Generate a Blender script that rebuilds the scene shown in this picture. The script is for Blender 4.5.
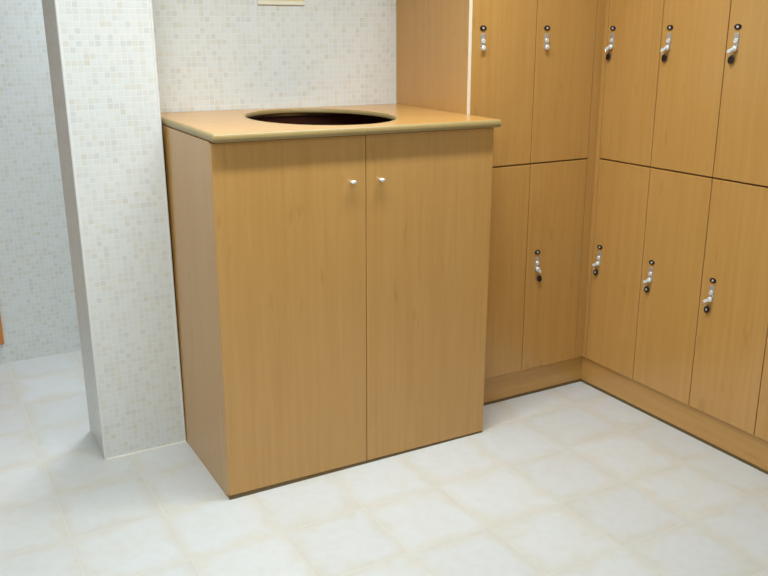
import bpy, bmesh, math, random
from mathutils import Matrix, Vector
random.seed(7)
PI = math.pi
for o in list(bpy.data.objects):
    bpy.data.objects.remove(o)
S = bpy.context.scene
C = S.collection

# ------------------------------------------------------------------ camera
cam = bpy.data.cameras.new('camera')
cam.sensor_width = 36.0
cam.lens = 852.678 / 768 * 36.0
cam.clip_start = 0.05
cam_o = bpy.data.objects.new('camera', cam)
C.objects.link(cam_o)
cam_o.matrix_world = (Matrix.Translation((-0.7999, -2.5513, 1.5411)) @ Matrix.Rotation(-0.5051, 4, 'Z')
                      @ Matrix.Rotation(1.2820, 4, 'X') @ Matrix.Rotation(-0.0053, 4, 'Z'))
S.camera = cam_o

# ------------------------------------------------------------------ world, lights, exposure
w = bpy.data.worlds.new('world')
w.use_nodes = True
S.world = w
w.node_tree.nodes['Background'].inputs[0].default_value = (0.9, 0.95, 1.0, 1)
w.node_tree.nodes['Background'].inputs[1].default_value = 0.18
S.view_settings.view_transform = 'Standard'
S.view_settings.look = 'None'
S.view_settings.gamma = 1.0
S.view_settings.use_curve_mapping = False
S.view_settings.exposure = 0.12

CEIL = 2.75
LAMPS = [  # x, y, length along x, width along y, watts, colour
    (0.25, -0.37, 2.20, 0.10, 32, (0.93, 0.98, 1.0)),
    (-1.30, -2.40, 1.00, 0.80, 26, (0.93, 0.98, 1.0)),  # broad fill lamp added behind the camera, no such fitting is seen
    (0.02, 1.24, 0.30, 0.10, 9, (0.88, 0.94, 1.0)),
]
for i, (x, y, lx, ly, watts, colr) in enumerate(LAMPS):
    l = bpy.data.lights.new('ceiling_or_fill_lamp', 'AREA')
    l.shape = 'RECTANGLE'
    l.size = lx
    l.size_y = ly
    l.energy = watts
    l.color = colr
    l.spread = math.radians((125, 180, 92)[i])
    lo = bpy.data.objects.new('ceiling_or_fill_lamp', l)
    C.objects.link(lo)
    lo.location = (x, y, CEIL - 0.075)


# ------------------------------------------------------------------ helpers
def lin(r, g, b):
    f = lambda v: (v / 255 / 12.92) if v / 255 <= 0.04045 else ((v / 255 + 0.055) / 1.055) ** 2.4
    return (f(r), f(g), f(b), 1.0)


def new_mat(name, color=(0.5, 0.5, 0.5, 1), rough=0.5, metal=0.0):
    m = bpy.data.materials.new(name)
    m.use_nodes = True
    b = m.node_tree.nodes['Principled BSDF']
    b.inputs['Base Color'].default_value = color
    b.inputs['Roughness'].default_value = rough
    b.inputs['Metallic'].default_value = metal
    return m, m.node_tree, b


def nd(nt, typ, **kw):
    n = nt.nodes.new(typ)
    for k, v in kw.items():
        setattr(n, k, v)
    return n


def math_n(nt, op, a, b=None, c=None):
    n = nd(nt, 'ShaderNodeMath', operation=op)
    for i, v in enumerate((a, b, c)):
        if v is None:
            continue
        if isinstance(v, (int, float)):
            n.inputs[i].default_value = v
        else:
            nt.links.new(v, n.inputs[i])
    return n.outputs[0]


def mix_c(nt, fac, a, b, blend='MIX'):
    n = nd(nt, 'ShaderNodeMix', data_type='RGBA', blend_type=blend)
    for idx, v in ((0, fac), (6, a), (7, b)):
        if isinstance(v, (int, float)):
            n.inputs[idx].default_value = v
        elif isinstance(v, tuple):
            n.inputs[idx].default_value = v
        else:
            nt.links.new(v, n.inputs[idx])
    return n.outputs[2]


def ramp(nt, fac, stops, interp='LINEAR'):
    r = nd(nt, 'ShaderNodeValToRGB')
    r.color_ramp.interpolation = interp
    el = r.color_ramp.elements
    while len(el) < len(stops):
        el.new(0.5)
    for e, (p, c) in zip(el, stops):
        e.position = p
        e.color = c
    nt.links.new(fac, r.inputs[0])
    return r.outputs[0]


def wood(name, dark, mid, light, horizontal=False, rough=0.24):
    m, nt, b = new_mat(name, rough=rough)
    tc = nd(nt, 'ShaderNodeTexCoord')
    oi = nd(nt, 'ShaderNodeObjectInfo')
    off = nd(nt, 'ShaderNodeCombineXYZ')
    for k in range(3):
        nt.links.new(math_n(nt, 'MULTIPLY', oi.outputs['Random'], 17.0 + 7 * k), off.inputs[k])
    add = nd(nt, 'ShaderNodeVectorMath', operation='ADD')
    nt.links.new(tc.outputs['Object'], add.inputs[0])
    nt.links.new(off.outputs[0], add.inputs[1])

    def noise(sc, detail, s=1.0):
        mp = nd(nt, 'ShaderNodeMapping')
        mp.inputs['Scale'].default_value = sc
        nt.links.new(add.outputs[0], mp.inputs[0])
        n = nd(nt, 'ShaderNodeTexNoise')
        n.inputs['Scale'].default_value = s
        n.inputs['Detail'].default_value = detail
        n.inputs['Roughness'].default_value = 0.6
        nt.links.new(mp.outputs[0], n.inputs['Vector'])
        return n.outputs[0]
    if horizontal:
        a = noise((2.0, 60, 60), 3)
        f = noise((12, 350, 350), 2)
        k = noise((1.2, 10, 10), 2)
    else:
        a = noise((60, 60, 2.0), 3)
        f = noise((350, 350, 12), 2)
        k = noise((10, 10, 1.2), 2)
    base = ramp(nt, a, [(0.32, dark), (0.5, mid), (0.70, light)])
    base = mix_c(nt, ramp(nt, k, [(0.38, (0, 0, 0, 1)), (0.62, (1, 1, 1, 1))]), base,
                 mix_c(nt, 0.35, base, light), 'MIX')
    fine = ramp(nt, f, [(0.30, (0.94, 0.93, 0.90, 1)), (0.5, (1, 1, 1, 1))])
    base = mix_c(nt, 0.6, base, fine, 'MULTIPLY')
    # short darker pore flecks of the beech decor
    g = noise((26, 26, 6) if not horizontal else (6, 26, 26), 1)
    fl = ramp(nt, g, [(0.70, (1, 1, 1, 1)), (0.78, (0.86, 0.80, 0.72, 1))])
    base = mix_c(nt, 0.7, base, fl, 'MULTIPLY')
    nt.links.new(base, b.inputs['Base Color'])
    b.inputs['Specular IOR Level'].default_value = 0.65
    return m


def mosaic(name, pitch=0.0207):
    m, nt, b = new_mat(name, rough=0.3)
    tc = nd(nt, 'ShaderNodeTexCoord')
    sp = nd(nt, 'ShaderNodeSeparateXYZ')
    nt.links.new(tc.outputs['Object'], sp.inputs[0])
    u = math_n(nt, 'DIVIDE', math_n(nt, 'ADD', math_n(nt, 'ADD', sp.outputs[0], sp.outputs[1]), 20.0), pitch)
    v = math_n(nt, 'DIVIDE', math_n(nt, 'ADD', sp.outputs[2], 20.0), pitch)
    cell = nd(nt, 'ShaderNodeCombineXYZ')
    nt.links.new(math_n(nt, 'FLOOR', u), cell.inputs[0])
    nt.links.new(math_n(nt, 'FLOOR', v), cell.inputs[1])
    wn = nd(nt, 'ShaderNodeTexWhiteNoise', noise_dimensions='2D')
    nt.links.new(cell.outputs[0], wn.inputs['Vector'])
    col = ramp(nt, wn.outputs['Value'], [
        (0.00, lin(217, 220, 215)), (0.14, lin(220, 222, 216)), (0.30, lin(223, 226, 222)),
        (0.50, lin(221, 225, 223)), (0.70, lin(224, 227, 224)), (0.84, lin(218, 218, 209)),
        (0.92, lin(212, 215, 213)), (0.97, lin(214, 213, 203))], 'CONSTANT')
    du = math_n(nt, 'ABSOLUTE', math_n(nt, 'SUBTRACT', math_n(nt, 'FRACT', u), 0.5))
    dv = math_n(nt, 'ABSOLUTE', math_n(nt, 'SUBTRACT', math_n(nt, 'FRACT', v), 0.5))
    d = math_n(nt, 'MAXIMUM', du, dv)
    gm = ramp(nt, d, [(0.405, (0, 0, 0, 1)), (0.44, (1, 1, 1, 1))])
    col = mix_c(nt, gm, col, lin(226, 230, 228))
    nt.links.new(col, b.inputs['Base Color'])
    bp = nd(nt, 'ShaderNodeBump')
    bp.inputs['Strength'].default_value = 0.35
    bp.inputs['Distance'].default_value = 0.001
    bp.invert = True
    nt.links.new(gm, bp.inputs['Height'])
    nt.links.new(bp.outputs[0], b.inputs['Normal'])
    nt.links.new(math_n(nt, 'MULTIPLY_ADD', gm, 0.4, 0.3), b.inputs['Roughness'])
    return m


def floor_tiles(name, s=0.30, ox=-0.2240, oy=0.0265):
    m, nt, b = new_mat(name, rough=0.35)
    tc = nd(nt, 'ShaderNodeTexCoord')
    sp = nd(nt, 'ShaderNodeSeparateXYZ')
    nt.links.new(tc.outputs['Object'], sp.inputs[0])
    u = math_n(nt, 'DIVIDE', math_n(nt, 'SUBTRACT', sp.outputs[0], ox - 30 * s), s)
    v = math_n(nt, 'DIVIDE', math_n(nt, 'SUBTRACT', sp.outputs[1], oy - 30 * s), s)
    cell = nd(nt, 'ShaderNodeCombineXYZ')
    nt.links.new(math_n(nt, 'FLOOR', u), cell.inputs[0])
    nt.links.new(math_n(nt, 'FLOOR', v), cell.inputs[1])
    wn = nd(nt, 'ShaderNodeTexWhiteNoise', noise_dimensions='2D')
    nt.links.new(cell.outputs[0], wn.inputs['Vector'])
    du = math_n(nt, 'ABSOLUTE', math_n(nt, 'SUBTRACT', math_n(nt, 'FRACT', u), 0.5))
    dv = math_n(nt, 'ABSOLUTE', math_n(nt, 'SUBTRACT', math_n(nt, 'FRACT', v), 0.5))
    d = math_n(nt, 'MAXIMUM', du, dv)

    # noise shifted per tile so that the cloudy glaze differs from tile to tile
    sc = nd(nt, 'ShaderNodeVectorMath', operation='SCALE')
    sc.inputs['Scale'].default_value = 9.0
    nt.links.new(wn.outputs['Color'], sc.inputs[0])
    ad = nd(nt, 'ShaderNodeVectorMath', operation='ADD')
    nt.links.new(tc.outputs['Object'], ad.inputs[0])
    nt.links.new(sc.outputs[0], ad.inputs[1])

    def noise(s_, det):
        n = nd(nt, 'ShaderNodeTexNoise')
        n.inputs['Scale'].default_value = s_
        n.inputs['Detail'].default_value = det
        nt.links.new(ad.outputs[0], n.inputs['Vector'])
        return n.outputs[0]
    n1 = noise(8.0, 3)
    n2 = noise(30.0, 4)
    edge = math_n(nt, 'ADD', d, math_n(nt, 'MULTIPLY', math_n(nt, 'SUBTRACT', n1, 0.5), 0.42))
    em = ramp(nt, edge, [(0.34, (0, 0, 0, 1)), (0.56, (1, 1, 1, 1))])
    col = mix_c(nt, em, lin(208, 212, 212), lin(204, 202, 190))
    cl = ramp(nt, n1, [(0.45, (0, 0, 0, 1)), (0.75, (1, 1, 1, 1))])
    col = mix_c(nt, math_n(nt, 'MULTIPLY', cl, 0.45), col, lin(206, 206, 198))
    fine = ramp(nt, n2, [(0.3, (0.95, 0.94, 0.92, 1)), (0.6, (1, 1, 1, 1))])
    col = mix_c(nt, 0.8, col, fine, 'MULTIPLY')
    tone = math_n(nt, 'MULTIPLY_ADD', wn.outputs['Value'], 0.05, 0.95)
    tn = nd(nt, 'ShaderNodeCombineColor')
    for k in range(3):
        nt.links.new(tone, tn.inputs[k])
    col = mix_c(nt, 1.0, col, tn.outputs[0], 'MULTIPLY')
    gm = ramp(nt, d, [(0.489, (0, 0, 0, 1)), (0.494, (1, 1, 1, 1))])
    col = mix_c(nt, gm, col, lin(207, 207, 201))
    nt.links.new(col, b.inputs['Base Color'])
    bp = nd(nt, 'ShaderNodeBump')
    bp.inputs['Strength'].default_value = 0.3
    bp.inputs['Distance'].default_value = 0.002
    bp.invert = True
    nt.links.new(gm, bp.inputs['Height'])
    nt.links.new(bp.outputs[0], b.inputs['Normal'])
    nt.links.new(math_n(nt, 'MULTIPLY_ADD', n2, 0.2, 0.26), b.inputs['Roughness'])
    return m


def speckled(name, color, rough, amount=0.12, scale=90.0, metal=0.0):
    m, nt, b = new_mat(name, color, rough, metal)
    tc = nd(nt, 'ShaderNodeTexCoord')
    n = nd(nt, 'ShaderNodeTexNoise')
    n.inputs['Scale'].default_value = scale
    n.inputs['Detail'].default_value = 3
    nt.links.new(tc.outputs['Object'], n.inputs['Vector'])
    k = 1 - amount
    r = ramp(nt, n.outputs[0], [(0.3, (color[0] * k, color[1] * k, color[2] * k, 1)), (0.7, color)])
    nt.links.new(r, b.inputs['Base Color'])
    return m


# ------------------------------------------------------------------ materials
W_D, W_M, W_L = lin(189, 142, 76), lin(193, 146, 80), lin(197, 151, 85)
M_wood = wood('beech_laminate', W_D, W_M, W_L)
M_wood_h = wood('beech_laminate_across', W_D, W_M, W_L, horizontal=True)
M_orange = wood('orange_wood', lin(190, 112, 40), lin(205, 126, 50), lin(215, 140, 62))
M_edge = speckled('olive_edging', lin(160, 138, 88), 0.35, 0.08, 60)
M_cream = speckled('cream_edging', lin(244, 232, 205), 0.4, 0.05, 40)
M_inner_shade = speckled('shade_dark_inside', lin(128, 70, 52), 0.8, 0.2, 30)  # gloom inside the cabinet put into the colour of its unlit wood
M_base = speckled('dark_olive_base', lin(112, 88, 46), 0.6, 0.2, 50)  # dark olive-brown of the base strips and the cabinet plinth
M_mosaic = mosaic('mosaic_wall_tiles')
M_floor = floor_tiles('stone_floor_tiles')
M_ceil = speckled('white_ceiling', lin(238, 238, 235), 0.8, 0.03, 8)
M_trim = speckled('white_corner_trim', lin(230, 232, 229), 0.35, 0.03, 30)
M_seal = speckled('white_sealant', lin(232, 230, 220), 0.5, 0.05, 80)
M_chrome = speckled('chrome', (0.86, 0.88, 0.9, 1), 0.22, 0.05, 200, 1.0)
M_satin = speckled('satin_metal', (0.62, 0.64, 0.66, 1), 0.42, 0.08, 200, 0.7)
M_pale = speckled('pale_satin_metal', (0.86, 0.88, 0.88, 1), 0.3, 0.05, 200, 0.35)
M_white_pl = speckled('pale_plastic', lin(226, 232, 228), 0.35, 0.04, 120)
M_black = speckled('black_plastic', lin(30, 20, 20), 0.35, 0.2, 120)
M_mark = speckled('pale_print', lin(205, 200, 195), 0.5, 0.05, 300)
M_yellow = speckled('yellow_paper', lin(236, 214, 120), 0.7, 0.04, 40)
M_paper = speckled('cream_holder', lin(238, 234, 214), 0.4, 0.03, 40)
M_lamp, nt_, b_ = new_mat('lamp_diffuser', (0.9, 0.9, 0.9, 1), 0.5)
b_.inputs['Emission Color'].default_value = (1, 0.98, 0.95, 1)
b_.inputs['Emission Strength'].default_value = 3.0


# ------------------------------------------------------------------ geometry helpers
def box(bm, x0, x1, y0, y1, z0, z1, bev=0.0, seg=2):
    r = bmesh.ops.create_cube(bm, size=1.0)
    vs = r['verts']
    for v in vs:
        v.co = Vector((x0 + (v.co.x + 0.5) * (x1 - x0), y0 + (v.co.y + 0.5) * (y1 - y0), z0 + (v.co.z + 0.5) * (z1 - z0)))
    if bev:
        es = list({e for v in vs for e in v.link_edges})
        bmesh.ops.bevel(bm, geom=es, offset=bev, segments=seg, affect='EDGES', profile=0.5)
    return bm


def bxm(*a, **k):
    return box(bmesh.new(), *a, **k)


def lathe_y(bm, prof, cx, cz, y0, sx=1.0, sz=1.0, n=28):
    """Surface of revolution about the y axis through (cx, cz): prof = [(radius, distance towards -y)]."""
    rings = []
    for r, d in prof:
        if r == 0:
            rings.append([bm.verts.new((cx, y0 - d, cz))])
        else:
            rings.append([bm.verts.new((cx + sx * r * math.cos(2 * PI * i / n), y0 - d, cz + sz * r * math.sin(2 * PI * i / n))) for i in range(n)])
    for a, b in zip(rings, rings[1:]):
        for i in range(n):
            j = (i + 1) % n
            if len(a) == 1 and len(b) == 1:
                continue
            if len(a) == 1:
                bm.faces.new((a[0], b[i], b[j]))
            elif len(b) == 1:
                bm.faces.new((a[i], b[0], a[j]))
            else:
                bm.faces.new((a[i], b[i], b[j], a[j]))
    return bm


def tube(bm, pts, rad, n=8):
    pts = [Vector(p) for p in pts]
    rings = []
    for i, p in enumerate(pts):
        t = (pts[min(i + 1, len(pts) - 1)] - pts[max(i - 1, 0)]).normalized()
        a = t.cross(Vector((0, 0, 1)) if abs(t.z) < 0.9 else Vector((1, 0, 0))).normalized()
        b = t.cross(a)
        r = rad[i] if isinstance(rad, (list, tuple)) else rad
        rings.append([bm.verts.new(p + r * (math.cos(2 * PI * k / n) * a + math.sin(2 * PI * k / n) * b)) for k in range(n)])
    for a, b in zip(rings, rings[1:]):
        for k in range(n):
            bm.faces.new((a[k], a[(k + 1) % n], b[(k + 1) % n], b[k]))
    bm.faces.new(rings[0])
    bm.faces.new(rings[-1])
    return bm


def obj(name, bm, mat, parent=None, smooth=False, shift=None):
    if shift is not None:
        bmesh.ops.translate(bm, vec=-Vector(shift), verts=bm.verts)
    bmesh.ops.recalc_face_normals(bm, faces=bm.faces)
    me = bpy.data.meshes.new(name)
    bm.to_mesh(me)
    bm.free()
    me.materials.append(mat)
    if smooth:
        for p in me.polygons:
            p.use_smooth = True
    o = bpy.data.objects.new(name, me)
    C.objects.link(o)
    if parent:
        o.parent = parent
    return o


def tag(o, label, cat, group=None):
    o['label'] = label
    o['category'] = cat
    if group:
        o['group'] = group
    return o


def thing(name, label, cat, loc, rz=0.0, group=None):
    o = bpy.data.objects.new(name, None)
    o.empty_display_size = 0.1
    C.objects.link(o)
    o.location = loc
    o.rotation_euler = (0, 0, rz)
    return tag(o, label, cat, group)


def struct(name, bm, mat, label=None, cat=None):
    o = obj(name, bm, mat)
    o['kind'] = 'structure'
    o['label'] = label
    o['category'] = cat
    return o


# ------------------------------------------------------------------ the setting
XL, XR, YF, YB = -3.2, 2.32, -4.2, 1.787
WB0, WB1 = 0.7407, 0.800      # wall behind the cabinet
PX0, PX1, PY0 = -0.3178, -0.006, 0.5124
struct('floor', bxm(XL - .1, XR + .1, YF - .1, YB + .1, -0.1, 0), M_floor, 'pale cream stone-look square floor tiles', 'floor')
struct('ceiling', bxm(XL - .1, XR + .1, YF - .1, YB + .1, CEIL, CEIL + 0.1), M_ceil, 'plain white ceiling above the changing room', 'ceiling')
struct('wall_back', bxm(PX1 - 0.02, XR, WB0, WB1, 0, CEIL), M_mosaic, 'pale mosaic tiled wall behind the wooden cabinet', 'wall')
struct('wall_pillar', bxm(PX0, PX1, PY0, WB1, 0, CEIL), M_mosaic, 'mosaic tiled pillar left of the wooden cabinet', 'pillar')
struct('wall_far', bxm(XL - .1, XR + .1, YB, YB + 0.1, 0, CEIL), M_mosaic, 'shaded mosaic wall of the side room behind the pillar', 'wall')
struct('wall_right', bxm(XR, XR + 0.1, YF - .1, YB, 0, CEIL), M_mosaic, 'mosaic tiled wall behind the right lockers', 'wall')
struct('wall_left', bxm(XL - 0.1, XL, YF - .1, YB, 0, CEIL), M_mosaic, 'mosaic tiled wall far to the left', 'wall')
struct('wall_front', bxm(XL, XR, YF - 0.1, YF, 0, CEIL), M_mosaic, 'mosaic tiled wall facing the lockers', 'wall')


def corner_trim(x, y, z0, z1, sx):
    """Quarter-round tile trim on an outer corner: a rod 9 mm across, seated in the corner."""
    bm = bmesh.new()
    tube(bm, [(x, y, z0), (x, y, z1)], 0.0055, 14)
    return bm


bm = corner_trim(PX0 + 0.003, PY0 + 0.003, 0.245, CEIL, -1)
tr1 = struct('trim_1', bm, M_trim, 'white corner trim on the left edge of the pillar', 'trim')
bm = corner_trim(PX0 + 0.003, PY0 + 0.003, 0.0, 0.242, -1)
struct('trim_2', bm, M_trim, 'short white corner trim at the foot of the pillar', 'trim')
bm = corner_trim(PX1 - 0.003, PY0 + 0.003, 0.0, CEIL, 1)
struct('trim_3', bm, M_trim, 'white corner trim on the right edge of the pillar', 'trim')
bm = bmesh.new()
tube(bm, [(PX0, PY0 - 0.001, 0.001), (PX1, PY0 - 0.001, 0.001)], 0.005, 8)
struct('trim_4', bm, M_seal, 'white sealant bead along the foot of the pillar', 'trim')

# ceiling lights, the wide one an added fill panel (their lamps are set at the top)
for i, (x, y, lx, ly, watts, colr) in enumerate(LAMPS):
    t = thing('ceiling_or_fill_light', ['slim ceiling light in front of the wooden cabinet', 'wide added fill light under the ceiling, out of view',
                                'short ceiling light in the side room behind the pillar'][i], 'light', (x, y, CEIL), 0)
    obj('housing', bxm(-lx / 2 - .02, lx / 2 + .02, -ly / 2 - .02, ly / 2 + .02, -0.05, 0, bev=0.006), M_trim, t)
    obj('diffuser', bxm(-lx / 2, lx / 2, -ly / 2, ly / 2, -0.062, -0.05, bev=0.004), M_lamp, t)

# ------------------------------------------------------------------ the cabinet with the round opening
SLOPE = 0.011     # the top rises slightly towards the wall
H, TT, TB = 1.2180, 0.0267, 0.015
WBW, WC, L1 = 1.065, 1.0863, 0.1941
DW = WB0 - 0.002
OVF, OVL = 0.0254, 0.0011
cab = thing('towel_cabinet', 'waist-high beech two-door cabinet with a round hole in its top, beside the mosaic pillar', 'cabinet', (-0.003, 0, 0.0094))
cab.rotation_euler = (0, 0.0087, 0)   # the cabinet leans a little on the sloping wet-room floor
ZB = 0.007
bm = bmesh.new()
box(bm, 0, 0.018, 0.0195, DW - 0.004, -0.0092, H, bev=0.0008, seg=1)
for v in bm.verts:
    if v.co.z > 1:
        v.co.z += SLOPE * v.co.y - 0.0002
obj('side_panel', bm, M_wood, cab)
bm = bmesh.new()
box(bm, WBW - 0.018, WBW, 0.0195, DW - 0.004, 0.0, H, bev=0.0008, seg=1)
for v in bm.verts:
    if v.co.z > 1:
        v.co.z += SLOPE * v.co.y - 0.0002
obj('side_panel', bm, M_wood, cab)
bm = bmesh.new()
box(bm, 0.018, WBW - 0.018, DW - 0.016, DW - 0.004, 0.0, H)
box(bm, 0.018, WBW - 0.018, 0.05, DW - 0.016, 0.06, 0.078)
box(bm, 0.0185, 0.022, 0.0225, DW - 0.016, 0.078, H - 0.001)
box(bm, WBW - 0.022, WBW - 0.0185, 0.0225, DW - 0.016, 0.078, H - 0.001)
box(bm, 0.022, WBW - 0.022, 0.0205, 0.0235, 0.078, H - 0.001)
obj('shaded_inner_lining', bm, M_inner_shade, cab)  # inside boards, coloured dark to stand for the shade in there
bm = bxm(0.002, WBW - 0.002, 0.0008, 0.018, 0.0, ZB - 0.001)
for v in bm.verts:
    if v.co.z < 0.001:
        v.co.z = -0.0092 * (1 - v.co.x / WBW)
obj('plinth', bm, M_base, cab)
GX = 0.5372
for name, x0, x1, kx in (('door', 0.0, GX - 0.0012, 0.4815), ('door', GX + 0.0012, WBW, 0.5915)):
    d = obj(name, bxm(x0, x1, 0.0, 0.0185, ZB, H - 0.003, bev=0.0015, seg=2), M_wood, cab)
    bm = bmesh.new()
    lathe_y(bm, [(0, 0.0), (0.0042, 0.0), (0.0042, 0.009), (0.0075, 0.011), (0.0085, 0.016), (0.0075, 0.021), (0.004, 0.0235), (0, 0.024)], kx, 1.062, 0.0005, 1.25, 0.75, n=24)
    k = obj('knob', bm, M_pale, d, smooth=True)
    k['label'] = 'small pale metal knob'

def tilt(bm):
    for v in bm.verts:
        v.co.z += SLOPE * v.co.y
    return bm


# countertop: slab with a round hole, its rounded olive edging and the rim of the hole
HX, HY, HR, EY = 0.539, 0.366, 0.266, 1.19
bm = bmesh.new()
ed = 0.010
X0, X1, Y0, Y1 = -OVL + ed, WC - 0.0095, -OVF + ed, DW
rect = [bm.verts.new((x, y, H + TT - TB)) for x, y in ((X0, Y0), (X1, Y0), (X1, Y1), (X0, Y1))]
N = 96
circ = [bm.verts.new((HX + (HR + 0.002) * math.cos(2 * PI * i / N), HY + EY * (HR + 0.002) * math.sin(2 * PI * i / N), H + TT - TB)) for i in range(N)]
es = [bm.edges.new((rect[i], rect[(i + 1) % 4])) for i in range(4)] + [bm.edges.new((circ[i], circ[(i + 1) % N])) for i in range(N)]
fill = bmesh.ops.triangle_fill(bm, use_beauty=True, use_dissolve=False, edges=es)
ext = bmesh.ops.extrude_face_region(bm, geom=list(bm.faces))
bmesh.ops.translate(bm, vec=(0, 0, TB), verts=[g for g in ext['geom'] if isinstance(g, bmesh.types.BMVert)])
top = obj('countertop', tilt(bm), M_wood_h, cab)
# lipping frame under the slab, so that the edges look thicker than the board
bm = bmesh.new()
fr = [[bm.verts.new((x, y, z)) for x, y in ((X0 + q, Y0 + q), (X1 - q, Y0 + q), (X1 - q, Y1 - q), (X0 + q, Y1 - q))]
      for q, z in ((0.0, H), (0.0, H + TT - TB), (0.045, H + TT - TB), (0.045, H))]
for a, b in zip(fr, fr[1:] + fr[:1]):
    for i in range(4):
        bm.faces.new((a[i], a[(i + 1) % 4], b[(i + 1) % 4], b[i]))
obj('lipping_frame', tilt(bm), M_wood_h, top)
# edging: half-round profile swept round left, front and right edges
prof = [(0.0, 0.0)] + [(ed - 0.0095 + 0.0095 * math.cos(a), 0.0105 + 0.0105 * math.sin(a)) for a in (-PI / 2, -PI / 3, -PI / 6, 0)] \
    + [(ed - 0.010 + 0.010 * math.cos(a), TT - 0.014 + 0.014 * math.sin(a)) for a in (0, PI / 8, PI / 4, 3 * PI / 8, PI / 2)] + [(0.0, TT)]
path = [((X0, Y1), (-1, 0)), ((X0, Y0), (-1, -1)), ((X1, Y0), (0, -1))]
bm = bmesh.new()
rings = [[bm.verts.new((px + n[0] * o_, py + n[1] * o_, H + z)) for o_, z in prof] for (px, py), n in path]
for a, b in zip(rings, rings[1:]):
    for i in range(len(prof) - 1):
        bm.faces.new((a[i], b[i], b[i + 1], a[i + 1]))
bm.faces.new(rings[0])
bm.faces.new(rings[-1])
e_ = obj('edge_band', tilt(bm), M_edge, top)
e_['label'] = 'rounded olive edging of the top'
bm = bmesh.new()
rp = [(HR + 0.0025, TT - TB), (HR + 0.0005, TT - TB - 0.0006), (HR, TT - TB + 0.001), (HR, TT - 0.006), (HR + 0.0015, TT - 0.002), (HR + 0.005, TT + 0.0005), (HR + 0.007, TT + 0.0003)]
rr = [[bm.verts.new((HX + r * math.cos(2 * PI * i / N), HY + EY * r * math.sin(2 * PI * i / N), H + z)) for i in range(N)] for r, z in rp]
for a, b in zip(rr, rr[1:]):
    for i in range(N):
        bm.faces.new((a[i], a[(i + 1) % N], b[(i + 1) % N], b[i]))
h_ = obj('hole_rim', tilt(bm), M_edge, top, smooth=True)
h_['label'] = 'olive edging round the hole'

# ------------------------------------------------------------------ lockers
ZD, ZM, ZT = 0.1294, 1.0335, 1.9376
RX = 1.7494
DEP = 0.50


def make_locker(loc, rz, wdt, z0, z1, label, lx, disc_z, group, ring_tilt=0.0, with_lock=True):
    """A locker seen from its own front: x to the right, -y towards the viewer; z0..z1 its height."""
    t = thing('locker', label, 'locker', (loc[0], loc[1], z0), rz, group)
    h = z1 - z0
    bm = bmesh.new()
    y0, y1 = 0.020, DEP
    e = 0.0006
    box(bm, e, 0.016, y0, y1, e, h - e)
    box(bm, wdt - 0.016, wdt - e, y0, y1, e, h - e)
    box(bm, 0.016, wdt - 0.016, y0, y1, e, 0.016)
    box(bm, 0.016, wdt - 0.016, y0, y1, h - 0.016, h - e)
    box(bm, 0.016, wdt - 0.016, y1 - 0.008, y1, 0.016, h - 0.016)
    obj('body', bm, M_wood, t)
    low = z0 < 0.5
    d = obj('door', bxm(0.0016, wdt - 0.0016, 0.0, 0.018, 0.001 if low else 0.003, h - (0.003 if low else 0.002), bev=0.0018, seg=2), M_wood, t)
    if not with_lock:
        return t
    dz = disc_z - z0
    # oval number disc: black rim, darker field, pale print in the middle
    bm = bmesh.new()
    lathe_y(bm, [(0, -0.0004), (0.0155, -0.0004), (0.0155, 0.002), (0.0145, 0.0032), (0.0115, 0.0034), (0.011, 0.0026), (0, 0.0026)], lx, dz, 0.0, 0.95, 0.62)
    nd_ = obj('number_disc', bm, M_black, d, smooth=False)
    nd_['label'] = 'black oval number disc'
    bm = bmesh.new()
    lathe_y(bm, [(0, 0.002), (0.0048, 0.002), (0.0044, 0.0034), (0, 0.0034)], lx, dz, 0.0, 1.0, 0.95, n=16)
    obj('disc_mark', bm, M_mark, d)
    # lock: satin plate, barrel and turning knob
    bm = bmesh.new()
    box(bm, lx - 0.0095, lx + 0.0095, -0.004, 0.0004, dz - 0.066, dz - 0.020, bev=0.0015)
    obj('lock_plate', bm, M_satin, d)
    bm = bmesh.new()
    lathe_y(bm, [(0, 0.003), (0.0085, 0.003), (0.0085, 0.006), (0.0072, 0.0080), (0.003, 0.0080), (0.0025, 0.0072), (0, 0.0072)], lx, dz - 0.047, 0.0, n=24)
    lb = obj('lock_barrel', bm, M_pale, d, smooth=False)
    lb['label'] = 'bright chrome lock barrel'
    bm = bmesh.new()
    lathe_y(bm, [(0, -0.0004), (0.0085, -0.0004), (0.0080, 0.004), (0.0100, 0.006), (0.0103, 0.010), (0.0085, 0.0125), (0.004, 0.0137), (0, 0.0139)], lx, dz - 0.073, 0.0, n=24)
    obj('lock_knob', bm, M_pale, d, smooth=True)
    return t


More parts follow.
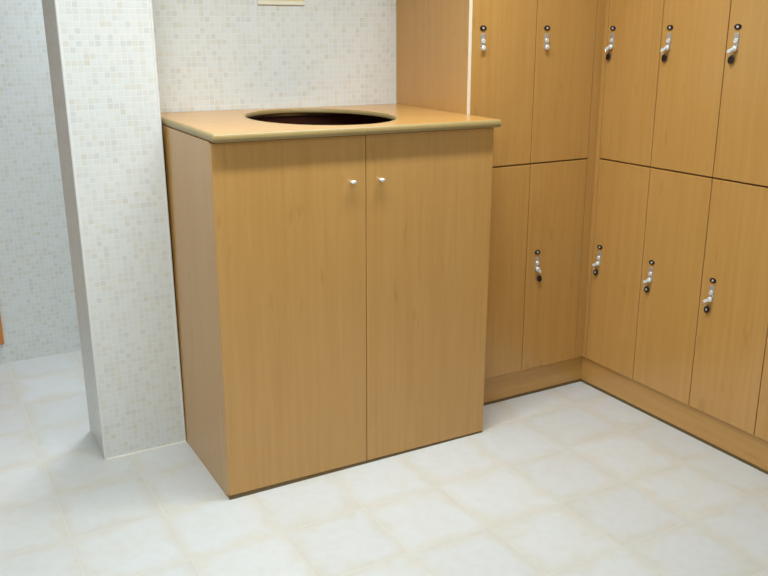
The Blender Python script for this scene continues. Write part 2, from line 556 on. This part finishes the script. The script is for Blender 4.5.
def make_key(origin, rz, kx, kz, dx, dz, label, ring, tag_end=True):
    """Key in a lock with a hanging fob; (kx, kz) the knob centre in front coordinates, (dx, dz) where the fob hangs from it."""
    t = thing('locker_key', label, 'key', (origin[0], origin[1], 0), rz, 'keys with black fobs hanging in the locker locks')
    y = -0.0136
    # key bow: pale plastic-covered flat head leaning towards the fob
    bm = bmesh.new()
    ln = 0.021 if tag_end else 0.014
    dirx = -1 if dx < 0 else 1
    ux, uz = dirx * 0.86, -0.51
    if not tag_end:
        ux, uz = dirx * 0.5, -0.866
    nx, nz = -uz, ux
    prof_ = [(-0.006, 0.004), (0.004, 0.0048), (ln * 0.6, 0.0058), (ln, 0.0050), (ln + 0.003, 0.003)]
    lo, hi = [], []
    for s_ in (1, -1):
        seq = prof_ if s_ == 1 else prof_[::-1]
        for a, wd in seq:
            px, pz = kx + ux * a + nx * wd * s_, kz + uz * a + nz * wd * s_
            lo.append(bm.verts.new((px, y, pz)))
            hi.append(bm.verts.new((px, y - 0.005, pz)))
    bm.faces.new(lo)
    bm.faces.new(hi[::-1])
    for i in range(len(lo)):
        j = (i + 1) % len(lo)
        bm.faces.new((lo[i], hi[i], hi[j], lo[j]))
    obj('key_bow', bm, M_white_pl, t)
    # small wire ring from the bow to the fob
    ex, ez, yb = kx + ux * ln, kz + uz * ln, -0.0075
    fx, fz = kx + dx, kz + dz
    bm = bmesh.new()
    tube(bm, [(ex, y - 0.005, ez), ((ex + fx) / 2, y - 0.0065, (ez + fz + 0.010) / 2), (fx, yb - 0.003, fz + 0.012)], 0.0012, 8)
    obj('key_ring', bm, M_chrome, t)
    # oval fob
    bm = bmesh.new()
    pr = [(0, -0.003), (0.009, -0.003), (0.0108, -0.001), (0.0108, 0.001), (0.0092, 0.003), (0, 0.003)]
    if ring:
        pr = [(0, -0.003), (0.009, -0.003), (0.0108, -0.001), (0.0108, 0.001), (0.0096, 0.003), (0.0066, 0.003), (0.006, 0.0022), (0, 0.0022)]
    lathe_y(bm, pr, 0, 0, 0, 1.12, 1.42, n=24)
    bmesh.ops.rotate(bm, cent=(0, 0, 0), matrix=Matrix.Rotation(0.42 * (1 if dx < 0 else -1), 3, 'Y'), verts=bm.verts)
    bmesh.ops.translate(bm, vec=(fx, yb, fz), verts=bm.verts)
    f = obj('key_fob', bm, M_black, t, smooth=False)
    f['label'] = 'black oval fob'
    if ring:
        bm = bmesh.new()
        lathe_y(bm, [(0, 0.0015), (0.0042, 0.0015), (0.004, 0.0031), (0, 0.0031)], fx, fz, yb, 0.9, 1.2, n=16)
        obj('fob_mark', bm, M_mark, f)
    return t


XS = WC + 0.013
P = 0.304
LG, RG = 'lockers of the left bank behind the cabinet', 'lockers of the right bank'
make_locker((XS, L1), 0, P, ZM, ZT, 'upper beech locker next to the cream panel edge, keyless chrome lock, above the cabinet top', 0.0500, 1.5630, LG)
make_locker((XS, L1), 0, P, ZD, ZM, 'lower beech locker half hidden behind the right side of the cabinet', 0.0500, 0.6570, LG)
make_locker((XS + P, L1), 0, P, ZM, ZT, 'upper beech locker with keyless chrome lock just left of the inner corner', 0.0510, 1.5630, LG)
make_locker((XS + P, L1), 0, P, ZD, ZM, 'lower beech locker left of the inner corner, black fob hanging right of its lock', 0.0560, 0.6570, LG)
make_key((XS + P, L1), 0, 0.0560, 0.6570 - 0.073, 0.012, -0.043, 'key with plain black fob on the lower locker left of the inner corner', False, tag_end=False)

R0 = [(0.1713, 0.2896, 0.0313), (-0.1183, P, 0.0415), (-0.4223, P, 0.0415), (-0.7263, P, 0.0415)]
ord_ = ['nearest the inner corner', 'second from the inner corner', 'third from the inner corner', 'at the right picture edge']
for i, (y, wd, lx) in enumerate(R0):
    make_locker((RX, y), -PI / 2, wd, ZM, ZT, 'upper beech locker in the right bank, ' + ord_[i], lx, 1.5610, RG)
    make_locker((RX, y), -PI / 2, wd, ZD, ZM, 'lower beech locker in the right bank, ' + ord_[i], lx + 0.011, 0.6570, RG)
    if i < 3:
        make_key((RX, y), -PI / 2, lx, 1.5610 - 0.073, -0.010, -0.036,
                 'key with dark fob hanging in the upper right-bank locker ' + ord_[i], False)
        make_key((RX, y), -PI / 2, lx + 0.011, 0.6570 - 0.073, -0.009, -0.041,
                 'key with ringed black fob in the lower right-bank locker ' + ord_[i], True)

# end panel of the left bank, with its cream front edge
ep = thing('end_panel', 'tall beech side panel rising behind the cabinet top, cream front edge', 'panel', (WC, L1, 0))
obj('panel_board', bxm(0.0, 0.0125, 0.004, WB0 - L1 - 0.001, 0.0, ZT), M_wood, ep)
pe = obj('panel_edge', bxm(-0.0004, 0.0127, -0.001, 0.004, 0.0, ZT, bev=0.001, seg=2), M_cream, ep)
pe['label'] = 'cream front edge'

# corner post between the banks
cp = thing('corner_post', 'narrow beech corner post between the left and right locker banks', 'post', (RX, L1, ZD))
bm = bmesh.new()
box(bm, XS + 2 * P + 0.002 - RX, 0.018, 0.003, 0.021, 0.0, ZT - ZD, bev=0.002)
obj('left_strip', bm, M_wood, cp)
bm = bmesh.new()
box(bm, 0.001, 0.019, -(L1 - 0.1713) + 0.002, 0.0025, 0.0, ZT - ZD, bev=0.002)
obj('right_strip', bm, M_wood, cp)

# plinths
pl = thing('locker_plinth', 'beech plinth under the left locker bank, beside the cabinet', 'plinth', (XS, 0.2091, 0), 0, 'locker plinths')
obj('plinth_board', bxm(-0.012, 1.7625 - XS - 0.0005, 0.0, 0.018, 0.013, ZD - 0.0005), M_wood_h, pl)
b = obj('base_strip', bxm(-0.012, 1.7625 - XS - 0.0005, -0.0008, 0.018, 0.0, 0.013), M_base, pl)
b['label'] = 'dark strip along the floor'
pr_ = thing('locker_plinth', 'long beech plinth under the right locker bank', 'plinth', (1.7625, 0.2091, 0), -PI / 2, 'locker plinths')
ln = 0.2091 + 0.7263 + P
obj('plinth_board', bxm(-0.018, ln, 0.0, 0.018, 0.013, ZD - 0.0005), M_wood_h, pr_)
b = obj('base_strip', bxm(-0.018, ln, -0.0008, 0.018, 0.0, 0.013), M_base, pr_)
b['label'] = 'dark strip along the floor'

# ------------------------------------------------------------------ on the walls
n = thing('wall_notice', 'yellow notice high on the mosaic wall above the cabinet', 'notice', (0.5645, WB0, 1.6555))
obj('holder', bxm(-0.0995, 0.0995, -0.006, 0.0, 0.0, 0.30, bev=0.001, seg=1), M_paper, n)
obj('sheet', bxm(-0.0965, 0.0965, -0.007, -0.0058, 0.017, 0.295), M_yellow, n)
wp = thing('wooden_panel', 'orange wooden panel at the left picture edge on the side room wall', 'panel', (-0.95, YB, 0.105))
obj('panel_board', bxm(-0.4215, 0.4215, -0.024, -0.006, 0.0, 1.9, bev=0.002), M_orange, wp)
obj('batten', bxm(-0.35, 0.35, -0.006, -0.002, 0.1, 0.2), M_orange, wp)
